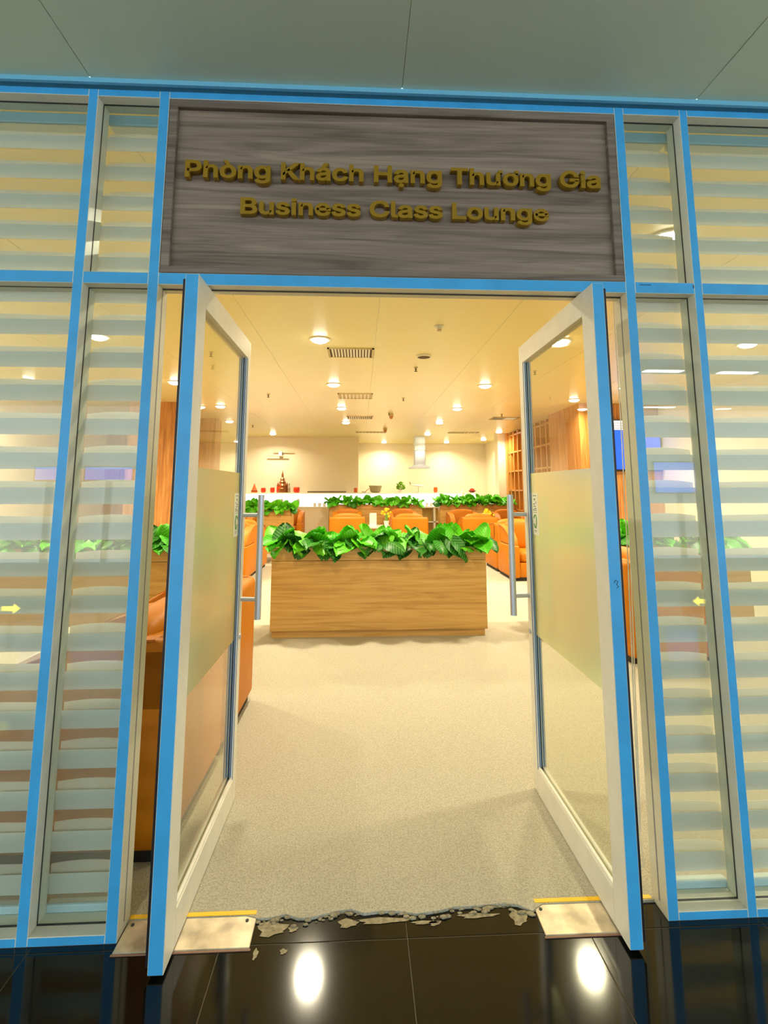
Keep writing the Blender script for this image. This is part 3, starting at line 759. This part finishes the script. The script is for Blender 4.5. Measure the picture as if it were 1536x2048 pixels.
for k in range(60):
    v = Vector((rnd.gauss(0, 1), rnd.gauss(0, 1), rnd.gauss(0, 1))).normalized() * rnd.uniform(.08, .15)
    q = bmesh.new(); bmesh.ops.create_icosphere(q, subdivisions=1, radius=.04); merge(bm, q, Matrix.Translation(v + Vector((0, 0, .2))) @ Matrix.Diagonal((1, 1, .5, 1)))
tag(obj('foliage', bm, mat('topiary_green', (120, 176, 30), .6), t), kind='stuff')
t = thing('model_aeroplane', 'white model aeroplane on a stand upon the ledge', 'model', (1.78, YL, ZL))
bm = lathe([(0, -.26), (.02, -.22), (.03, -.15), (.032, .1), (.02, .2), (.006, .27), (0, .27)], 14); bmesh.ops.rotate(bm, verts=bm.verts, matrix=Matrix.Rotation(-PI / 2 + .1, 3, 'Y')); bmesh.ops.translate(bm, verts=bm.verts, vec=(0, 0, .22))
obj('fuselage', bm, WHITEGLOSS, t, True)
for s in (-1, 1): obj('wing', prism([(-.02, s * .02), (.08, s * .02), (-.06, s * .26), (-.1, s * .26)], .215, .223, 'z'), mat('wing_grey', (206, 206, 214), .4), t)
obj('tail_fin', prism([(-.2, .23), (-.26, .34), (-.29, .34), (-.26, .22)], -.004, .004, 'y'), mat('fin_green', (150, 150, 110), .5), t)
obj('stand', bx(tube([(0, 0, .01), (0, 0, .2)], .008, 6), -.1, .1, -.05, .05, 0, .012), STEEL, t)
t = thing('sauce_bottle', 'white pump bottle near the right end of the ledge', 'bottle', (3.15, YL - .25, ZL - .41))
obj('body', lathe([(.06, 0), (.06, .42), (.025, .5), (.025, .56), (0, .56)], 14), WHITEGLOSS, t); obj('pump', tube([(0, 0, .55), (0, 0, .62), (.06, 0, .62)], .012, 6), WHITE, t)
t = thing('fruit_bowl', 'dark red fruit bowl at the right end of the ledge', 'bowl', (3.5, YL, ZL))
obj('bowl', lathe([(.05, 0), (.11, .04), (.12, .07), (.1, .07)], 16), mat('maroon', (130, 50, 40), .4), t); obj('fruit', lathe([(.0, .05), (.08, .06), (.07, .12), (0, .14)], 12), RED, t)
# hood
t = thing('extractor_hood', 'stainless steel extractor hood hanging above the bar', 'hood', (1.85, 14.45, 0))
obj('upper_duct', box(-.17, .17, -.17, .17, 2.72, ZC), mat('hood_upper', (200, 206, 196), .35, metal=.6), t)
obj('duct', bx(bmesh.new(), -.185, .185, -.185, .185, 2.22, 2.72, bev=.03, seg=3), STEEL, t, True)
obj('canopy', prism([(-.34, 2.15), (.34, 2.15), (.34, 2.18), (.19, 2.24), (-.19, 2.24), (-.34, 2.18)], -.25, .25, 'y'), STEEL, t)
# bar fixture on the back wall
t = thing('wall_light', 'slim double bar wall light on the left back wall', 'wall light', (-2.6, 14.45, 2.6))
for z in (-.09, .07): obj('bar', box(-.3 + z, .3 + z, -.14, -.10, z, z + .025, bev=.004), mat('wall_light_bar', (214, 190, 140), .4), t)
obj('bracket', box(-.05, .05, -.14, 0, -.08, .08), STEEL, t)

# ================================================================== WOOD FEATURES
lt = thing('lattice_screen', 'tall orange wooden lattice screen along the right of the lounge', 'screen', (4.4, 0, 0))
obj('end_post', box(-.06, .3, 13.12, 13.28, .008, ZC), ORANGEWOOD, lt)
for k in range(10):
    y = 12.95 - k * .37; obj('upright', box(-.02, .22, y - .03, y + .03, .008, ZC), ORANGEWOOD, lt)
for z in (.35, .9, 1.45, 2.0, 2.55, 3.05):
    obj('shelf', box(-.02, .22, 9.6, 13.12, z - .02, z + .02), ORANGEWOOD, lt)
for (x0, x1, y0, y1, lab) in ((4.2, 5.8, 7.7, 9.3, 'broad oak clad pillar on the right behind the door glass'), (-4.5, -3.42, 7.9, 8.7, 'broad oak clad pillar on the left behind the door leaf'), (-6, -3.5, 10.2, 10.7, 'oak clad wing wall beyond the left pillar')):
    t = thing('pillar', lab, 'pillar', ((x0 + x1) / 2, (y0 + y1) / 2, 0), kind='structure')
    w2, d2 = (x1 - x0) / 2, (y1 - y0) / 2
    n = max(2, int((x1 - x0) / .42))
    obj('core', box(-w2 + .012, w2 - .012, -d2 + .012, d2 - .012, .008, ZC), OAKV, t)
    for k in range(n):
        a = -w2 + 2 * w2 * k / n; obj('panel', box(a + .002, a + 2 * w2 / n - .002, -d2, -d2 + .012, .008, ZC), OAKV, t)
    for s in (-1, 1): obj('panel', box(s * w2 - s * .012, s * w2, -d2 + .012, d2, .008, ZC), OAKV, t)
# display on the right pillar
t = thing('flight_display', 'blue wall display screen on the right oak pillar', 'display', (5.3, 7.64, 2.33))
obj('bezel', box(-.46, .46, -.02, .05, -.5, .5, bev=.006), BLACKPL, t)
obj('screen', box(-.445, .445, -.024, -.02, -.46, .29), BLUESCREEN, t)
obj('header', box(-.445, .445, -.024, -.02, .30, .48), HEADSCREEN, t)
bm = bmesh.new()
for k in range(3): bx(bm, -.445, .445, -.0255, -.024, .325 + k * .05, .337 + k * .05)
obj('header_line', bm, mat('line_red', (190, 120, 110), .6), t)

# ================================================================== CEILING FITTINGS
DL = [(-.53, 1.15, 'first row just inside the doors, left'), (1.96, 1.15, 'first row just inside the doors, right'), (-.53, 3.6, 'near left'), (2.2, 3.54, 'near right, seen in the door glass'), (-2.98, 6.02, 'second row left'), (-.5, 6.08, 'second row middle'), (1.95, 6.06, 'second row right'),
      (-2.9, 8.36, 'third row left'), (-.46, 8.5, 'third row middle'), (1.95, 8.45, 'third row right'), (-.43, 10.8, 'fourth row middle'), (1.93, 10.7, 'fourth row right'),
      (1.99, 13.45, 'fifth row above the hood'), (-2.72, 13.55, 'fifth row over the bar ornaments'), (.79, 16.2, 'last row left of the hood'), (3.03, 16.1, 'last row right of the hood'),
      (4.1, 15.0, 'far right corner'), (4.0, 12.7, 'in front of the lattice end'), (3.95, 7.3, 'above the right pillar'), (4.3, 6.1, 'second row far right'), (-5.0, 13.0, 'far left corner'), (-2.95, 3.6, 'near row far left'), (4.4, 3.55, 'near row far right'), (-5.2, 6.0, 'second row far left'), (-5.0, 3.6, 'near row by the left wall')]
ring = new_mesh(lathe([(.085, 0), (.118, 0), (.122, -.006), (.112, -.012), (.09, -.012), (.085, -.004)], 24), 'trim_ring', WHITE, True)
disc = new_mesh(lathe([(.088, 0), (.088, -.012), (.078, -.028), (.055, -.038), (0, -.044)], 24), 'diffuser', LAMP)  # bulged below the ring, so its shape stands in for lamp glare
ld = bpy.data.lights.new('downlight_lamp', 'AREA'); ld.shape = 'DISK'; ld.size = .17; ld.energy = LAMP_W; ld.color = LAMP_COL; ld.spread = math.radians(150)
ld2 = ld.copy(); ld2.energy = LAMP_W * .5; ld3 = ld.copy(); ld3.energy = LAMP_W * .66          # the pair just inside the doors is dimmer
for x, y, lab in DL:
    t = thing('downlight', 'glowing round ceiling downlight, %s' % lab, 'downlight', (x, y, ZC), 0, 'round downlights in the lounge ceiling')
    obj('trim_ring', ring, None, t); obj('diffuser', disc, None, t)
    lo = bpy.data.objects.new('lamp', ld2 if y < 2 else (ld3 if y > 9 else ld)); C.objects.link(lo); lo.parent = t; lo.location = (0, 0, -.048)
def vent(x, y, wx, wy, n, label, solid=False):
    t = thing('air_vent', label, 'vent', (x, y, ZC), 0, 'rectangular air vents in the lounge ceiling')
    obj('frame', bx(bx(bx(box(-wx / 2, wx / 2, -wy / 2, -wy / 2 + .025, -.012, 0), -wx / 2, wx / 2, wy / 2 - .025, wy / 2, -.012, 0), -wx / 2, -wx / 2 + .025, -wy / 2, wy / 2, -.012, 0), wx / 2 - .025, wx / 2, -wy / 2, wy / 2, -.012, 0), GREYVENT, t)
    obj('backing', box(-wx / 2 + .02, wx / 2 - .02, -wy / 2 + .02, wy / 2 - .02, -.003, 0), GREYVENT if solid else DARKVENT, t)
    me = None
    for k in range(n):
        a = -wx / 2 + .04 + (wx - .08) * (k + .5) / n
        q = box(-.011, .011, -wy / 2 + .025, wy / 2 - .025, -.012, -.004)
        bmesh.ops.rotate(q, verts=q.verts, cent=(0, 0, -.008), matrix=Matrix.Rotation(.5 if a > 0 else -.5, 3, 'Y'))
        obj('slat', q, CREAM, t, loc=(a, 0, 0))
vent(-.19, 4.15, .56, .42, 13, 'slatted square air vent nearest the doors')
vent(-.16, 7.1, .62, .5, 8, 'flat air vent behind the nearest slatted one', True)
vent(-.08, 9.9, .6, .42, 12, 'slatted air vent third from the doors')
vent(3.35, 9.9, .62, .42, 12, 'slatted air vent before the wooden lattice')
vent(.25, 13.0, .9, .3, 8, 'long air vent ahead of the back wall corner', True)
vent(3.0, 13.0, .9, .3, 8, 'long air vent right of the hood', True)
t = thing('smoke_detector', 'small white smoke detector on the lounge ceiling', 'detector', (.735, 3.07, ZC))
obj('base', lathe([(.05, 0), (.05, -.012), (0, -.012)], 20), CREAM, t); obj('sensor', lathe([(.035, -.012), (.03, -.03), (.02, -.045), (0, -.045)], 16), CREAM, t); obj('grille', lathe([(.024, -.044), (.024, -.054), (0, -.054)], 12), GREYVENT, t)
t = thing('round_speaker', 'round flat ceiling speaker beside the vents', 'speaker', (.724, 4.25, ZC))
obj('rim', lathe([(.095, 0), (.095, -.02), (.08, -.024), (.08, -.01)], 24), CREAM, t); obj('grille', lathe([(0, -.02), (.08, -.02), (.08, -.01), (0, -.01)], 24), DARKVENT, t)
SP = [(.69, 4.87, 'nearest, below the round speaker'), (-1.7, 7.0, 'left of the flat vent'), (.72, 7.25, 'right of the flat vent'), (.56, 9.1, 'behind the two nearest'), (2.4, 5.0, 'behind the right door glass'), (-1.9, 4.2, 'behind the left door glass'), (3.1, 9.2, 'before the lattice'), (-2.9, 11.5, 'before the left back wall')]
for x, y, lab in SP:
    t = thing('sprinkler', 'small dark ceiling sprinkler, %s' % lab, 'sprinkler', (x, y, ZC), 0, 'sprinklers in the lounge ceiling')
    obj('rosette', lathe([(.03, 0), (.028, -.008), (0, -.008)], 14), GREYVENT, t)
    obj('head', bx(tube([(0, 0, -.005), (0, 0, -.055)], .008, 6), -.02, .02, -.003, .003, -.03, -.024), DARKVENT, t)
    obj('deflector', lathe([(.022, -.055), (.022, -.059), (0, -.059)], 12), DARKVENT, t)
for x, y, lab in ((.62, 9.3, 'nearer of the two'), (.62, 12.0, 'farther of the two')):
    t = thing('ceiling_camera', 'small hanging dome camera on the ceiling, %s' % lab, 'camera', (x, y, ZC), 0, 'small dome cameras')
    obj('mount', lathe([(.05, 0), (.05, -.05), (0, -.05)], 14), GREYVENT, t); obj('dome', lathe([(.045, -.05), (.04, -.09), (.02, -.115), (0, -.12)], 14), mat('dome_brown', (190, 130, 80), .3), t, True)

# ================================================================== ACROSS THE CORRIDOR (mirrored in the glass)
for i, (x0, x1, y, lab) in enumerate(((3.88, 4.42, -4.7, 'nearer row, left one'), (4.99, 5.52, -4.75, 'nearer row, right one'), (5.63, 6.26, -7.8, 'farther row, left one'), (7.27, 7.53, -7.95, 'farther row, right one'))):
    t = thing('strip_light', 'white strip lamp of the corridor mirrored in the right glass, %s' % lab, 'strip light', ((x0 + x1) / 2, y, ZC), 0, 'strip lamps across the corridor')
    h = (x1 - x0) / 2
    obj('housing', box(-h - .02, h + .02, -.09, .09, -.03, 0, bev=.004), WHITE, t)
    obj('tube', box(-h, h, -.06, .06, -.04, -.03, bev=.003), emis('strip_glow', (.92, .97, 1), 9), t)
for x0, x1, z0, z1, lab in ((6.35, 7.45, 1.42, 2.07, 'upper blue sign mirrored in the right glass'), (-6.75, -6.2, 1.68, 1.94, 'blue sign mirrored at the far left of the left glass'), (-5.75, -4.8, 1.68, 1.94, 'blue sign mirrored in the left glass near the frame')):
    t = thing('totem_sign', lab, 'sign', ((x0 + x1) / 2, -8.85, 0), 0, 'lit blue signs across the corridor')
    h = (x1 - x0) / 2
    obj('post', box(-.06, .06, -.03, .03, 0, z0), STEEL, t); obj('cabinet', box(-h - .03, h + .03, -.05, .05, z0 - .03, z1 + .03, bev=.005), WHITE, t)
    obj('face', box(-h, h, .05, .056, z0, z1), emis('blue_sign', (.06, .25, 1), 3), t)
for sx, lab in ((1, 'low dark guide sign with a yellow arrow mirrored in the right glass'), (-1, 'low dark guide sign with a yellow arrow mirrored in the left glass')):
    t = thing('guide_sign', lab, 'sign', (3.06 * sx, -2.68, 0), 0, 'low guide signs of the corridor')
    obj('board', box(-.16, .16, -.02, .02, .36, .58, bev=.006), BLACKPL, t); obj('post', box(-.025, .025, -.02, .02, 0, .36), STEEL, t)
    obj('arrow', prism([(-sx * u, v) for u, v in ((-.09, .455), (.01, .455), (.01, .43), (.07, .475), (.01, .52), (.01, .495), (-.09, .495))], .0205, .022, 'y'), emis('arrow_yellow', (1, .85, .02), 5), t)
